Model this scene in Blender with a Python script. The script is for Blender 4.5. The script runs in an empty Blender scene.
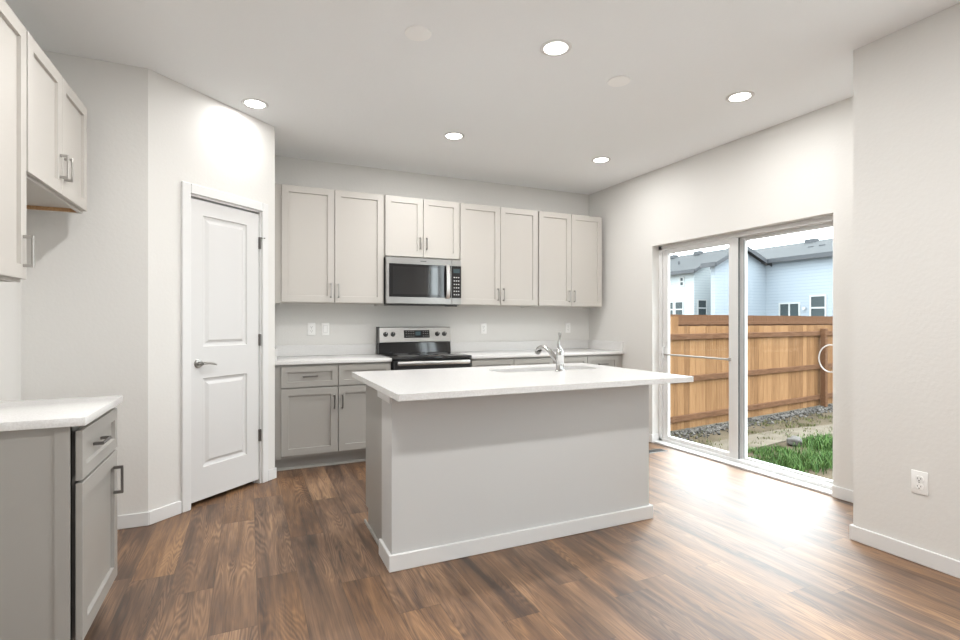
import bpy, bmesh, math, random
from mathutils import Vector, Matrix
random.seed(7)
C = bpy.context.scene.collection
S = bpy.context.scene
PI = math.pi

# ------------------------------------------------------------------ camera, world, exposure
cam_d = bpy.data.cameras.new('camera')
cam = bpy.data.objects.new('camera', cam_d); C.objects.link(cam)
cam.location = (0, 0, 1.24)
cam.rotation_euler = (PI/2, 0, -math.radians(24.42))
cam_d.sensor_width = 36
cam_d.lens = 509.93/960*36
cam_d.shift_y = 1.5/960
cam_d.clip_start = 0.05
cam_d.clip_end = 300
S.camera = cam

w = bpy.data.worlds.new('overcast'); S.world = w; w.use_nodes = True
wn = w.node_tree; wn.nodes.clear()
wo = wn.nodes.new('ShaderNodeOutputWorld'); wb = wn.nodes.new('ShaderNodeBackground')
wn.links.new(wb.outputs[0], wo.inputs[0])
SKY = 3.1
GLOW = 0.85
wt = wn.nodes.new('ShaderNodeTexCoord'); wz = wn.nodes.new('ShaderNodeTexNoise')
wz.inputs['Scale'].default_value = 2.2; wz.inputs['Detail'].default_value = 4
wr = wn.nodes.new('ShaderNodeValToRGB')
wr.color_ramp.elements[0].color = (0.86, 0.93, 1.0, 1); wr.color_ramp.elements[1].color = (0.98, 0.99, 1.0, 1)
wn.links.new(wt.outputs['Generated'], wz.inputs['Vector'])
wn.links.new(wz.outputs['Fac'], wr.inputs[0]); wn.links.new(wr.outputs[0], wb.inputs[0])
# overcast sky: three times brighter overhead than at the horizon
wsx = wn.nodes.new('ShaderNodeSeparateXYZ'); wmr = wn.nodes.new('ShaderNodeMapRange')
wn.links.new(wt.outputs['Generated'], wsx.inputs[0]); wn.links.new(wsx.outputs['Z'], wmr.inputs['Value'])
wmr.inputs['From Min'].default_value = 0.0; wmr.inputs['From Max'].default_value = 1.0
wmr.inputs['To Min'].default_value = SKY; wmr.inputs['To Max'].default_value = SKY*3.0
wd_ = wn.nodes.new('ShaderNodeVectorMath'); wd_.operation = 'DOT_PRODUCT'; wd_.inputs[1].default_value = (0.74, 0.47, 0.48)
wn.links.new(wt.outputs['Generated'], wd_.inputs[0])
def wmath(op, a, b):
    n = wn.nodes.new('ShaderNodeMath'); n.operation = op
    for i, x in enumerate((a, b)):
        if isinstance(x, (int, float)): n.inputs[i].default_value = x
        else: wn.links.new(x, n.inputs[i])
    return n.outputs[0]
# the sun is behind the cloud on that side, so the cloud is brighter there
glow = wmath('ADD', 1.0, wmath('MULTIPLY', wmath('POWER', wmath('MAXIMUM', wd_.outputs['Value'], 0.0), 4.0), GLOW))
wn.links.new(wmath('MULTIPLY', wmr.outputs[0], glow), wb.inputs[1])

S.view_settings.view_transform = 'Standard'
S.view_settings.look = 'None'
S.view_settings.gamma = 1
S.view_settings.use_curve_mapping = False
S.view_settings.exposure = 0.36
S.cycles.use_denoising = True
S.cycles.max_bounces = 10
S.cycles.diffuse_bounces = 6
S.cycles.sample_clamp_indirect = 8

LAMP_W = 15.0
LAMP_COL = (1.0, 0.992, 0.98)

def area(name, loc, rot, sx, sy, watts, col):
    d = bpy.data.lights.new(name, 'AREA'); d.shape = 'RECTANGLE'; d.size = sx; d.size_y = sy
    d.energy = watts; d.color = col
    o = bpy.data.objects.new(name, d); C.objects.link(o); o.location = loc; o.rotation_euler = rot
    return o
# added soft fill by the closed rear wall, then daylight at the side window
area('rear_fill_light', (1.0, -4.42, 1.5), (PI/2, 0, 0), 3.2, 1.7, 30, (0.93, 0.97, 1.0))
area('daylight_side_window', (3.20, 0.575, 1.6), (PI/2, 0, PI/2), 1.0, 1.5, 12, (0.90, 0.96, 1.0))

# ------------------------------------------------------------------ materials
def newmat(name):
    m = bpy.data.materials.new(name); m.use_nodes = True
    return m, m.node_tree.nodes, m.node_tree.links, m.node_tree.nodes['Principled BSDF']
def flat(name, col, rough=0.5, metal=0.0, spec=0.5, emit=None, es=0):
    m, N, L, b = newmat(name)
    b.inputs['Base Color'].default_value = (*col, 1); b.inputs['Roughness'].default_value = rough
    b.inputs['Metallic'].default_value = metal; b.inputs['Specular IOR Level'].default_value = spec
    if emit: b.inputs['Emission Color'].default_value = (*emit, 1); b.inputs['Emission Strength'].default_value = es
    return m
def paint(name, col, rough=0.6, scale=90, strength=0.06, dist=0.002, spec=0.3):
    m, N, L, b = newmat(name)
    b.inputs['Base Color'].default_value = (*col, 1); b.inputs['Roughness'].default_value = rough
    b.inputs['Specular IOR Level'].default_value = spec
    t = N.new('ShaderNodeTexCoord'); n = N.new('ShaderNodeTexNoise'); n.inputs['Scale'].default_value = scale
    n.inputs['Detail'].default_value = 3
    bp = N.new('ShaderNodeBump'); bp.inputs['Strength'].default_value = strength; bp.inputs['Distance'].default_value = dist
    L.new(t.outputs['Object'], n.inputs['Vector']); L.new(n.outputs['Fac'], bp.inputs['Height']); L.new(bp.outputs[0], b.inputs['Normal'])
    return m
def mottled(name, c1, c2, scale, rough=0.6, metal=0, stretch=(1,1,1), detail=4, bump=0, lo=0.35, hi=0.65, spec=0.5):
    m, N, L, b = newmat(name)
    t = N.new('ShaderNodeTexCoord'); mp = N.new('ShaderNodeMapping'); mp.inputs['Scale'].default_value = stretch
    n = N.new('ShaderNodeTexNoise'); n.inputs['Scale'].default_value = scale; n.inputs['Detail'].default_value = detail
    r = N.new('ShaderNodeValToRGB'); r.color_ramp.elements[0].position = lo; r.color_ramp.elements[1].position = hi
    r.color_ramp.elements[0].color = (*c1, 1); r.color_ramp.elements[1].color = (*c2, 1)
    L.new(t.outputs['Object'], mp.inputs[0]); L.new(mp.outputs[0], n.inputs['Vector']); L.new(n.outputs['Fac'], r.inputs[0])
    L.new(r.outputs[0], b.inputs['Base Color'])
    b.inputs['Roughness'].default_value = rough; b.inputs['Metallic'].default_value = metal
    b.inputs['Specular IOR Level'].default_value = spec
    if bump:
        bp = N.new('ShaderNodeBump'); bp.inputs['Strength'].default_value = bump; bp.inputs['Distance'].default_value = 0.01
        L.new(n.outputs['Fac'], bp.inputs['Height']); L.new(bp.outputs[0], b.inputs['Normal'])
    return m

WALL = paint('wall_paint', (0.70, 0.691, 0.667), 0.65, 55, 0.22, 0.004)
ISLANDW = paint('island_wall_paint', (0.59, 0.593, 0.587), 0.6)
CEIL = paint('ceiling_paint', (0.86, 0.875, 0.885), 0.8, 45, 0.22, 0.004)
TRIM = flat('trim_white', (0.71, 0.71, 0.705), 0.35)
DOORW = flat('door_white', (0.66, 0.658, 0.652), 0.38)
VINYL = flat('white_vinyl', (0.67, 0.67, 0.665), 0.35)
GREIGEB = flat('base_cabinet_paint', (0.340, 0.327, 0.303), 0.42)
GREIGE = flat('greige_cabinet_paint', (0.51, 0.487, 0.452), 0.42)
BIRCH = mottled('raw_birch', (0.42, 0.24, 0.11), (0.55, 0.34, 0.17), 12, 0.6, stretch=(1, 8, 8))
QUARTZ = mottled('white_quartz', (0.66, 0.652, 0.64), (0.73, 0.725, 0.717), 160, 0.16, detail=2)
STEEL = mottled('brushed_steel', (0.36, 0.352, 0.34), (0.45, 0.44, 0.425), 60, 0.28, 1.0, stretch=(0.3, 1, 14))
NICKEL = flat('satin_nickel', (0.42, 0.405, 0.385), 0.28, 1.0)
DARKNICKEL = flat('dark_nickel', (0.20, 0.192, 0.185), 0.33, 1.0)
CHROME = flat('polished_chrome', (0.58, 0.58, 0.575), 0.08, 1.0)
BLACKGLASS = flat('black_glass', (0.012, 0.012, 0.013), 0.06, 0, 0.6)
BLACK = flat('black_plastic', (0.02, 0.02, 0.02), 0.4)
DARKGREY = flat('dark_grey', (0.09, 0.09, 0.09), 0.5)
WHITEP = flat('white_plastic', (0.85, 0.85, 0.835), 0.35)
SLOT = flat('slot_dark', (0.05, 0.05, 0.05), 0.6)
LENS = flat('lamp_lens', (0.9, 0.9, 0.88), 0.5, emit=(1.0, 0.96, 0.90), es=9)
DISPLAY = flat('clock_display', (0.01, 0.01, 0.012), 0.1, emit=(0.45, 0.8, 0.9), es=0.08)

def glass():
    m = bpy.data.materials.new('window_glass'); m.use_nodes = True
    N = m.node_tree.nodes; L = m.node_tree.links; N.clear()
    o = N.new('ShaderNodeOutputMaterial'); mx = N.new('ShaderNodeMixShader')
    t = N.new('ShaderNodeBsdfTransparent'); t.inputs[0].default_value = (0.96, 0.985, 0.98, 1)
    g = N.new('ShaderNodeBsdfGlossy'); g.inputs['Roughness'].default_value = 0.02
    f = N.new('ShaderNodeFresnel'); f.inputs['IOR'].default_value = 1.35
    gm = N.new('ShaderNodeNewGeometry'); iv = N.new('ShaderNodeMath'); iv.operation = 'SUBTRACT'; iv.inputs[0].default_value = 1
    L.new(gm.outputs['Backfacing'], iv.inputs[1]); ml = N.new('ShaderNodeMath'); ml.operation = 'MULTIPLY'
    L.new(f.outputs[0], ml.inputs[0]); L.new(iv.outputs[0], ml.inputs[1])
    L.new(ml.outputs[0], mx.inputs[0]); L.new(t.outputs[0], mx.inputs[1]); L.new(g.outputs[0], mx.inputs[2]); L.new(mx.outputs[0], o.inputs[0])
    return m
GLASS = glass()

def floor_mat():
    m, N, L, b = newmat('vinyl_plank_floor')
    def math_(op, a, bb=None, v=None):
        n = N.new('ShaderNodeMath'); n.operation = op
        for i, x in enumerate((a, bb)):
            if x is None: continue
            if isinstance(x, (int, float)): n.inputs[i].default_value = x
            else: L.new(x, n.inputs[i])
        return n.outputs[0]
    g = N.new('ShaderNodeNewGeometry'); sp = N.new('ShaderNodeSeparateXYZ'); L.new(g.outputs['Position'], sp.inputs[0])
    X, Y = sp.outputs['X'], sp.outputs['Y']
    u = math_('DIVIDE', math_('ADD', X, 10.03), 0.183)
    row = math_('FLOOR', u); fu = math_('FRACT', u)
    wn1 = N.new('ShaderNodeTexWhiteNoise'); wn1.noise_dimensions = '1D'; L.new(row, wn1.inputs['W'])
    v = math_('DIVIDE', math_('ADD', math_('ADD', Y, 20), math_('MULTIPLY', wn1.outputs['Value'], 1.22)), 1.22)
    col = math_('FLOOR', v); fv = math_('FRACT', v)
    idc = N.new('ShaderNodeCombineXYZ'); L.new(row, idc.inputs[0]); L.new(col, idc.inputs[1])
    wn2 = N.new('ShaderNodeTexWhiteNoise'); wn2.noise_dimensions = '3D'; L.new(idc.outputs[0], wn2.inputs['Vector'])
    rnd = wn2.outputs['Value']; rc = wn2.outputs['Color']
    # local plank coordinates with an offset per plank
    lx = math_('ADD', X, math_('MULTIPLY', rnd, 37.0)); ly = math_('ADD', Y, math_('MULTIPLY', rnd, 91.0))
    cb = N.new('ShaderNodeCombineXYZ'); L.new(lx, cb.inputs[0]); L.new(ly, cb.inputs[1])
    def noise(scale, stretch, detail, dist=0, rough=0.55):
        mp = N.new('ShaderNodeMapping'); mp.inputs['Scale'].default_value = stretch; L.new(cb.outputs[0], mp.inputs[0])
        n = N.new('ShaderNodeTexNoise'); n.inputs['Scale'].default_value = scale; n.inputs['Detail'].default_value = detail
        n.inputs['Distortion'].default_value = dist; n.inputs['Roughness'].default_value = rough
        L.new(mp.outputs[0], n.inputs['Vector']); return n.outputs['Fac']
    # cathedral figure: contour lines of a long stretched noise
    big = noise(1.0, (9.0, 0.80, 1), 1.5, 0.25)
    fine = noise(1.0, (170, 5.0, 1), 3)
    rings = math_('SINE', math_('ADD', math_('MULTIPLY', big, 190.0), math_('MULTIPLY', fine, 3.0)))
    rings = math_('MULTIPLY', rings, 0.5)
    broad = noise(1.0, (11, 0.9, 1), 4, 0.9, 0.6)
    blot = noise(1.0, (4.0, 1.3, 1), 3, 0.5)
    mask = N.new('ShaderNodeMapRange'); L.new(blot, mask.inputs['Value'])
    mask.inputs['From Min'].default_value = 0.40; mask.inputs['From Max'].default_value = 0.62
    tone = math_('SUBTRACT', math_('ADD', math_('MULTIPLY', broad, 1.1), math_('MULTIPLY', fine, 0.5)), 0.205)
    tone = math_('ADD', tone, math_('MULTIPLY', math_('MULTIPLY', rings, 0.23), mask.outputs[0]))
    tone = math_('ADD', tone, math_('MULTIPLY', math_('SUBTRACT', blot, 0.5), 0.45))
    tone = math_('ADD', tone, math_('MULTIPLY', math_('SUBTRACT', rnd, 0.5), 0.16))
    r = N.new('ShaderNodeValToRGB'); cr = r.color_ramp
    cr.elements[0].position = 0.30; cr.elements[0].color = (0.047, 0.023, 0.011, 1)
    cr.elements[1].position = 0.94; cr.elements[1].color = (0.366, 0.202, 0.090, 1)
    for p, c in ((0.46, (0.099, 0.048, 0.022, 1)), (0.60, (0.166, 0.084, 0.037, 1)), (0.76, (0.252, 0.132, 0.058, 1))):
        e = cr.elements.new(p); e.color = c
    L.new(tone, r.inputs[0])
    # some planks greyer
    gm = N.new('ShaderNodeMix'); gm.data_type = 'RGBA'
    sc = N.new('ShaderNodeSeparateColor'); L.new(rc, sc.inputs[0])
    L.new(math_('MULTIPLY', sc.outputs[1], 0.22), gm.inputs[0])
    hs = N.new('ShaderNodeHueSaturation'); hs.inputs['Saturation'].default_value = 0.45; L.new(r.outputs[0], hs.inputs['Color'])
    L.new(r.outputs[0], gm.inputs[6]); L.new(hs.outputs[0], gm.inputs[7])
    # plank seams
    ex = math_('MULTIPLY', math_('MINIMUM', fu, math_('SUBTRACT', 1, fu)), 0.183)
    ey = math_('MULTIPLY', math_('MINIMUM', fv, math_('SUBTRACT', 1, fv)), 1.22)
    e = math_('MINIMUM', ex, ey)
    seam = math_('LESS_THAN', e, 0.0013)
    sm = N.new('ShaderNodeMix'); sm.data_type = 'RGBA'; L.new(math_('MULTIPLY', seam, 0.55), sm.inputs[0])
    L.new(gm.outputs[2], sm.inputs[6]); sm.inputs[7].default_value = (0.03, 0.02, 0.015, 1)
    L.new(sm.outputs[2], b.inputs['Base Color'])
    L.new(math_('ADD', math_('MULTIPLY', fine, 0.30), 0.42), b.inputs['Roughness'])
    b.inputs['Specular IOR Level'].default_value = 0.55
    b.inputs['Coat Weight'].default_value = 0.6; b.inputs['Coat Roughness'].default_value = 0.52
    bp = N.new('ShaderNodeBump'); bp.inputs['Strength'].default_value = 0.12; bp.inputs['Distance'].default_value = 0.002
    L.new(math_('SUBTRACT', fine, math_('MULTIPLY', seam, 1.0)), bp.inputs['Height']); L.new(bp.outputs[0], b.inputs['Normal'])
    return m
FLOOR = floor_mat()

# ------------------------------------------------------------------ mesh helpers
MATS = {}
def tag(o, label=None, cat=None, group=None, kind=None):
    if label: o['label'] = label
    if cat: o['category'] = cat
    if group: o['group'] = group
    if kind: o['kind'] = kind
    return o
def thing(name, label, cat, loc=(0, 0, 0), rotz=0, group=None, kind=None):
    o = bpy.data.objects.new(name, None); o.empty_display_size = 0.1; C.objects.link(o)
    o.location = loc; o.rotation_euler = (0, 0, rotz)
    MATS[o.name] = Matrix.Translation(Vector(loc)) @ Matrix.Rotation(rotz, 4, 'Z')
    return tag(o, label, cat, group, kind)
def root_of(o):
    while o.parent: o = o.parent
    return o

class MB:
    def __init__(s): s.bm = bmesh.new()
    def box(s, x0, x1, y0, y1, z0, z1, bev=0, seg=2):
        v = [s.bm.verts.new(p) for p in ((x0,y0,z0),(x1,y0,z0),(x1,y1,z0),(x0,y1,z0),(x0,y0,z1),(x1,y0,z1),(x1,y1,z1),(x0,y1,z1))]
        fs = [s.bm.faces.new([v[i] for i in q]) for q in ((0,3,2,1),(4,5,6,7),(0,1,5,4),(1,2,6,5),(2,3,7,6),(3,0,4,7))]
        if bev:
            es = {e for f in fs for e in f.edges}
            bmesh.ops.bevel(s.bm, geom=list(es), offset=bev, segments=seg, affect='EDGES', profile=0.5)
        return s
    def prism(s, pts, z0, z1, axis='z', bev=0):
        def P(a, b, c): return {'z': (a, b, c), 'y': (a, c, b), 'x': (c, a, b)}[axis]
        lo = [s.bm.verts.new(P(a, b, z0)) for a, b in pts]; hi = [s.bm.verts.new(P(a, b, z1)) for a, b in pts]
        n = len(pts); fs = [s.bm.faces.new(lo[::-1]), s.bm.faces.new(hi)]
        for i in range(n): fs.append(s.bm.faces.new([lo[i], lo[(i+1) % n], hi[(i+1) % n], hi[i]]))
        bmesh.ops.recalc_face_normals(s.bm, faces=fs)
        if bev:
            bmesh.ops.bevel(s.bm, geom=list({e for f in fs for e in f.edges}), offset=bev, segments=2, affect='EDGES', profile=0.5)
        return s
    def tube(s, pts, rad, seg=16, caps=True, flat=1.0):
        pts = [Vector(p) for p in pts]; n = len(pts)
        if not isinstance(rad, (list, tuple)): rad = [rad]*n
        rings = []; up = None
        for i, p in enumerate(pts):
            t = (pts[min(i+1, n-1)] - pts[max(i-1, 0)]).normalized()
            if up is None:
                up = Vector((0, 0, 1)) if abs(t.z) < 0.9 else Vector((1, 0, 0))
            a = t.cross(up).normalized(); bb = a.cross(t).normalized(); up = bb
            rings.append([s.bm.verts.new(p + (a*math.cos(2*PI*k/seg) + bb*math.sin(2*PI*k/seg)*flat)*rad[i]) for k in range(seg)])
        fs = []
        for i in range(n-1):
            for k in range(seg):
                fs.append(s.bm.faces.new([rings[i][k], rings[i][(k+1) % seg], rings[i+1][(k+1) % seg], rings[i+1][k]]))
        if caps: fs += [s.bm.faces.new(rings[0][::-1]), s.bm.faces.new(rings[-1])]
        bmesh.ops.recalc_face_normals(s.bm, faces=fs)
        return s
    def lathe(s, prof, c, axis=(0, 0, 1), seg=28):
        """profile [(r, h)] turned about axis through c"""
        ax = Vector(axis).normalized(); c = Vector(c)
        a = ax.orthogonal().normalized(); bb = ax.cross(a)
        rings = []
        for r, h in prof:
            if r < 1e-6: rings.append([s.bm.verts.new(c + ax*h)])
            else: rings.append([s.bm.verts.new(c + ax*h + (a*math.cos(2*PI*k/seg) + bb*math.sin(2*PI*k/seg))*r) for k in range(seg)])
        fs = []
        for A, B in zip(rings, rings[1:]):
            for k in range(seg):
                q = [A[k % len(A)], A[(k+1) % len(A)], B[(k+1) % len(B)], B[k % len(B)]]
                q = list(dict.fromkeys(q))
                if len(q) >= 3: fs.append(s.bm.faces.new(q))
        for R in (rings[0], rings[-1]):
            if len(R) > 1: fs.append(s.bm.faces.new(R))
        bmesh.ops.recalc_face_normals(s.bm, faces=fs)
        return s
    def panel_front(s, x0, x1, z0, z1, yf, t, panels, prof, edge=0.002):
        """a slab whose front faces -y; each panel (x0,x1,z0,z1) is an opening followed by rings prof [(inset, depth)]"""
        bm = s.bm; fs = []
        def V(x, y, z): return bm.verts.new((x, y, z))
        xs = sorted({x0+edge, x1-edge, *[p[0] for p in panels], *[p[1] for p in panels]})
        zs = sorted({z0+edge, z1-edge, *[p[2] for p in panels], *[p[3] for p in panels]})
        grid = {(i, j): V(x, yf, z) for i, x in enumerate(xs) for j, z in enumerate(zs)}
        for i in range(len(xs)-1):
            for j in range(len(zs)-1):
                cx, cz = (xs[i]+xs[i+1])/2, (zs[j]+zs[j+1])/2
                if any(p[0] < cx < p[1] and p[2] < cz < p[3] for p in panels): continue
                fs.append(bm.faces.new([grid[i, j], grid[i+1, j], grid[i+1, j+1], grid[i, j+1]]))
        for p in panels:
            def ring(ins, d):
                return [V(p[0]+ins, yf+d, p[2]+ins), V(p[1]-ins, yf+d, p[2]+ins), V(p[1]-ins, yf+d, p[3]-ins), V(p[0]+ins, yf+d, p[3]-ins)]
            prev = ring(0, 0)
            for ins, d in prof:
                cur = ring(ins, d)
                for k in range(4): fs.append(bm.faces.new([prev[k], prev[(k+1) % 4], cur[(k+1) % 4], cur[k]]))
                prev = cur
            fs.append(bm.faces.new(prev))
        o = [V(x0+edge, yf, z0+edge), V(x1-edge, yf, z0+edge), V(x1-edge, yf, z1-edge), V(x0+edge, yf, z1-edge)]
        m = [V(x0, yf+edge, z0), V(x1, yf+edge, z0), V(x1, yf+edge, z1), V(x0, yf+edge, z1)]
        k_ = [V(x0, yf+t, z0), V(x1, yf+t, z0), V(x1, yf+t, z1), V(x0, yf+t, z1)]
        for A, B in ((m, o), (k_, m)):
            for k in range(4): fs.append(bm.faces.new([A[k], A[(k+1) % 4], B[(k+1) % 4], B[k]]))
        fs.append(bm.faces.new(k_))
        bmesh.ops.remove_doubles(bm, verts=list({v for f in fs for v in f.verts}), dist=1e-5)
        return s
    def build(s, name, mat, parent=None, local=False, smooth=True, angle=32):
        bm = s.bm
        if parent is not None and not local:
            bm.transform(MATS[root_of(parent).name].inverted())
        bmesh.ops.recalc_face_normals(bm, faces=bm.faces[:])
        me = bpy.data.meshes.new(name); bm.to_mesh(me); bm.free()
        me.materials.append(mat)
        o = bpy.data.objects.new(name, me); C.objects.link(o)
        if smooth:
            for p in me.polygons: p.use_smooth = True
            me.set_sharp_from_angle(angle=math.radians(angle))
        if parent is not None: o.parent = parent
        return o
def rrect(x0, x1, y0, y1, r, n=6):
    out = []
    for cx, cy, a0 in ((x1-r, y0+r, -PI/2), (x1-r, y1-r, 0), (x0+r, y1-r, PI/2), (x0+r, y0+r, PI)):
        for k in range(n+1): out.append((cx + r*math.cos(a0 + PI/2*k/n), cy + r*math.sin(a0 + PI/2*k/n)))
    return out
def struct(name, mb, mat, label, cat, parent=None):
    o = mb.build(name, mat, parent)
    if parent is None: tag(o, label, cat, kind='structure')
    return o

# ------------------------------------------------------------------ dimensions
XL, XR, XB = -1.16, 3.77, 3.1326      # left wall, slider wall, jutting wall
YB, YJ, YR = 5.10, 1.7634, -4.5       # back wall, jut corner, rear wall
ZC = 2.7824
PA = Vector((-0.557, 3.667, 0)); PB = Vector((0.19, 4.353, 0))   # ends of the angled pantry wall
PU = (PB-PA).normalized(); PROT = math.atan2(PU.y, PU.x); PL = (PB-PA).length
OY0, OY1, OZ = 2.2537, 4.030, 2.0124   # slider opening
YU = YB-0.35                           # upper door faces

# ------------------------------------------------------------------ room shell
struct('floor', MB().box(-1.28, 3.94, -4.62, 5.22, -0.06, 0), FLOOR, 'brown wood look plank floor running toward the back wall', 'floor')
struct('ceiling', MB().box(-1.28, 3.94, -4.62, 5.22, ZC, ZC+0.12), CEIL, 'flat white textured ceiling over the kitchen', 'ceiling')
struct('wall_left', MB().box(XL-0.12, XL, YR, YB, 0, ZC), WALL, 'off white wall behind the tall left cabinets', 'wall')
struct('wall_back', MB().box(XL-0.12, XR+0.17, YB, YB+0.12, 0, ZC), WALL, 'off white kitchen wall behind the range and upper cabinets', 'wall')
XO = XR+0.17
struct('wall_right', MB().box(XR, XO, OY1, YB, 0, ZC).box(XR, XO, YJ, OY0, 0, ZC).box(XR, XO, OY0, OY1, OZ, ZC), WALL,
       'warm white wall with the sliding glass door in it', 'wall')
struct('wall_jut', MB().box(XB, XO, YJ-0.12, YJ, 0, ZC).box(XB, XB+0.12, YR, 0.0, 0, ZC).box(XB, XB+0.12, 1.15, YJ-0.12, 0, ZC)
       .box(XB, XB+0.12, 0.0, 1.15, 0, 0.8).box(XB, XB+0.12, 0.0, 1.15, 2.42, ZC), WALL, 'near light grey wall jutting out with a single outlet low down', 'wall')
struct('wall_rear', MB().box(XL-0.12, XB+0.12, YR-0.12, YR, 0, ZC), WALL, 'off white wall at the far end of the room behind the viewer', 'wall')
struct('wall_front', MB().box(XL, PA.x, PA.y, PA.y+0.1, 0, ZC), WALL, 'narrow grey white wall between left cabinets and angled pantry wall', 'wall')
T = thing('wall_pantry', 'angled bright white wall holding the panelled pantry door', 'wall', PA, PROT, kind='structure')
D0, D1, DZ = 0.275, 0.877, 2.085
mb = MB().box(0, D0, 0, 0.1, 0, ZC).box(D1, PL, 0, 0.1, 0, ZC).box(D0, D1, 0, 0.1, DZ, ZC)
mb.build('wall_panel', WALL, T, local=True)
struct('wall_pantry_side', MB().box(PB.x-0.1, PB.x, PB.y+0.02, YB, 0, ZC), WALL, 'short pantry side wall at the left end of the back counter', 'wall')

# baseboards
BH, BT = 0.083, 0.014
def bb_box(mb, x0, x1, y0, y1, h=BH): return mb.box(x0, x1, y0, y1, 0, h, 0.003, 1)
struct('baseboard_left', bb_box(MB(), XL, PA.x+0.005, PA.y-BT, PA.y), TRIM, 'white baseboard along the narrow wall beside the fridge space', 'baseboard')
T = thing('baseboard_pantry', 'white baseboard pieces on either side of the pantry door', 'baseboard', PA, PROT, kind='structure')
bb_box(bb_box(MB(), -0.004, 0.211, -BT, 0), 0.936, PL+0.008, -BT, 0).build('baseboard_strip', TRIM, T, local=True)
struct('baseboard_right', bb_box(bb_box(MB(), XR-BT, XR, OY1, 4.46), XR-BT, XR+0.07, OY1-BT, OY1), TRIM, 'short white baseboard between back counter and sliding door', 'baseboard')
struct('baseboard_slider', bb_box(MB(), XR-BT, XR, YJ, OY0+0.002), TRIM, 'white baseboard piece just right of the sliding glass door', 'baseboard')
struct('baseboard_jut', bb_box(bb_box(MB(), XB-BT, XB, YR, YJ+BT), XB, XR, YJ, YJ+BT), TRIM, 'white baseboard along the near right wall under the outlet', 'baseboard')

# pantry door
T = thing('door_1', 'white two panel pantry door with satin lever in angled wall', 'door', PA, PROT, kind='structure')
c = 0.063
mb = MB()
mb.box(D0-0.062, D0, -0.018, 0, 0, 2.15, 0.004, 1).box(D1, D1+0.057, -0.018, 0, 0, 2.15, 0.004, 1).box(D0, D1, -0.018, 0, DZ, 2.15, 0.004, 1)
mb.build('door_casing', TRIM, T, local=True)
mb = MB().box(D0, D0+0.012, 0, 0.1, 0, DZ).box(D1-0.012, D1, 0, 0.1, 0, DZ).box(D0, D1, 0, 0.1, DZ-0.012, DZ).box(D0+0.012, D0+0.022, 0.05, 0.065, 0, DZ).box(D1-0.022, D1-0.012, 0.05, 0.065, 0, DZ).box(D0+0.012, D1-0.012, 0.05, 0.065, DZ-0.022, DZ-0.012)
mb.build('door_jamb', TRIM, T, local=True)
lx0, lx1, lz0, lz1 = D0+0.015, D1-0.016, 0.032, DZ-0.026
mb = MB().panel_front(lx0, lx1, lz0, lz1, 0.008, 0.036, [(0.383, 0.750, 1.068, 1.960), (0.383, 0.750, 0.250, 0.854)],
                      [(0.005, 0.010), (0.018, 0.013), (0.026, 0.013), (0.046, 0.003)], 0.002)
mb.build('door_leaf', DOORW, T, local=True, angle=12)
h = MB().lathe([(0, 0), (0.031, 0), (0.031, -0.004), (0.027, -0.009), (0.014, -0.011), (0.011, -0.018), (0.011, -0.042), (0, -0.042)], (0.346, 0.008, 0.958), (0, 1, 0))
h.tube([(0.346, -0.034, 0.958), (0.365, -0.036, 0.959), (0.40, -0.034, 0.957), (0.435, -0.033, 0.950), (0.455, -0.032, 0.944)], [0.011, 0.0095, 0.008, 0.007, 0.0055], 12)
tag(h.build('door_handle', NICKEL, T, local=True), 'satin nickel lever handle')
tag(MB().box(lx0-0.0005, lx0+0.002, 0.0065, 0.03, 0.93, 0.99).build('latch_plate', NICKEL, T, local=True), 'metal latch plate')
for z in (1.84, 1.10, 0.37):
    m = MB().tube([(D1-0.012, -0.002, z-0.045), (D1-0.012, -0.002, z+0.045)], 0.0075, 10).box(D1-0.020, D1-0.004, 0.004, 0.01, z-0.045, z+0.045)
    if z != 1.10:
        s = 0.04 if z > 1 else 0.045
        m.tube([(D1-0.012, -0.002, z+s), (D1+0.018 if z > 1 else D1-0.045, -0.022, z+s)], 0.004, 8)
    tag(m.build('door_hinge', DARKNICKEL, T, local=True), 'dark metal hinge')

# ------------------------------------------------------------------ sliding glass door
T = thing('door_2', 'white framed two panel sliding glass door looking onto the yard', 'sliding door', (3.90, 3.14, 0), 0, kind='structure')
FX0, FX1 = 3.855, 3.96
mb = MB().box(FX0, FX1, OY1-0.045, OY1, 0, OZ, 0.003, 1).box(FX0, FX1, OY0, OY0+0.04, 0, OZ, 0.003, 1)
mb.box(FX0, FX1, OY0, OY1, OZ-0.042, OZ, 0.003, 1).box(FX0, FX1, OY0, OY1, 0, 0.045, 0.003, 1)
mb.box(FX0-0.085, FX0, OY0, OY1, 0, 0.018, 0.003, 1)
mb.build('door_frame', VINYL, T)
def sash(name, x0, x1, y0, y1, z0, z1, st0, st1, rb, rt):
    m = MB().box(x0, x1, y0, y0+st0, z0, z1, 0.003, 1).box(x0, x1, y1-st1, y1, z0, z1, 0.003, 1)
    m.box(x0, x1, y0+st0, y1-st1, z0, z0+rb, 0.003, 1).box(x0, x1, y0+st0, y1-st1, z1-rt, z1, 0.003, 1)
    o = m.build(name, VINYL, T)
    xm = (x0+x1)/2
    MB().box(xm-0.003, xm+0.003, y0+st0-0.004, y1-st1+0.004, z0+rb-0.004, z1-rt+0.004).build('glass_pane', GLASS, o)
    return o
sp_ = sash('sliding_panel', 3.866, 3.903, 3.105, 3.985, 0.040, 1.972, 0.092, 0.068, 0.040, 0.046)
fp_ = sash('fixed_panel', 3.915, 3.95, 2.290, 3.195, 0.040, 1.972, 0.055, 0.122, 0.022, 0.030)
tag(MB().box(3.872, 3.888, 3.100, 3.1055, 0.045, 1.967).build('gasket', DARKGREY, sp_), 'dark rubber seal strip')
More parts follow.
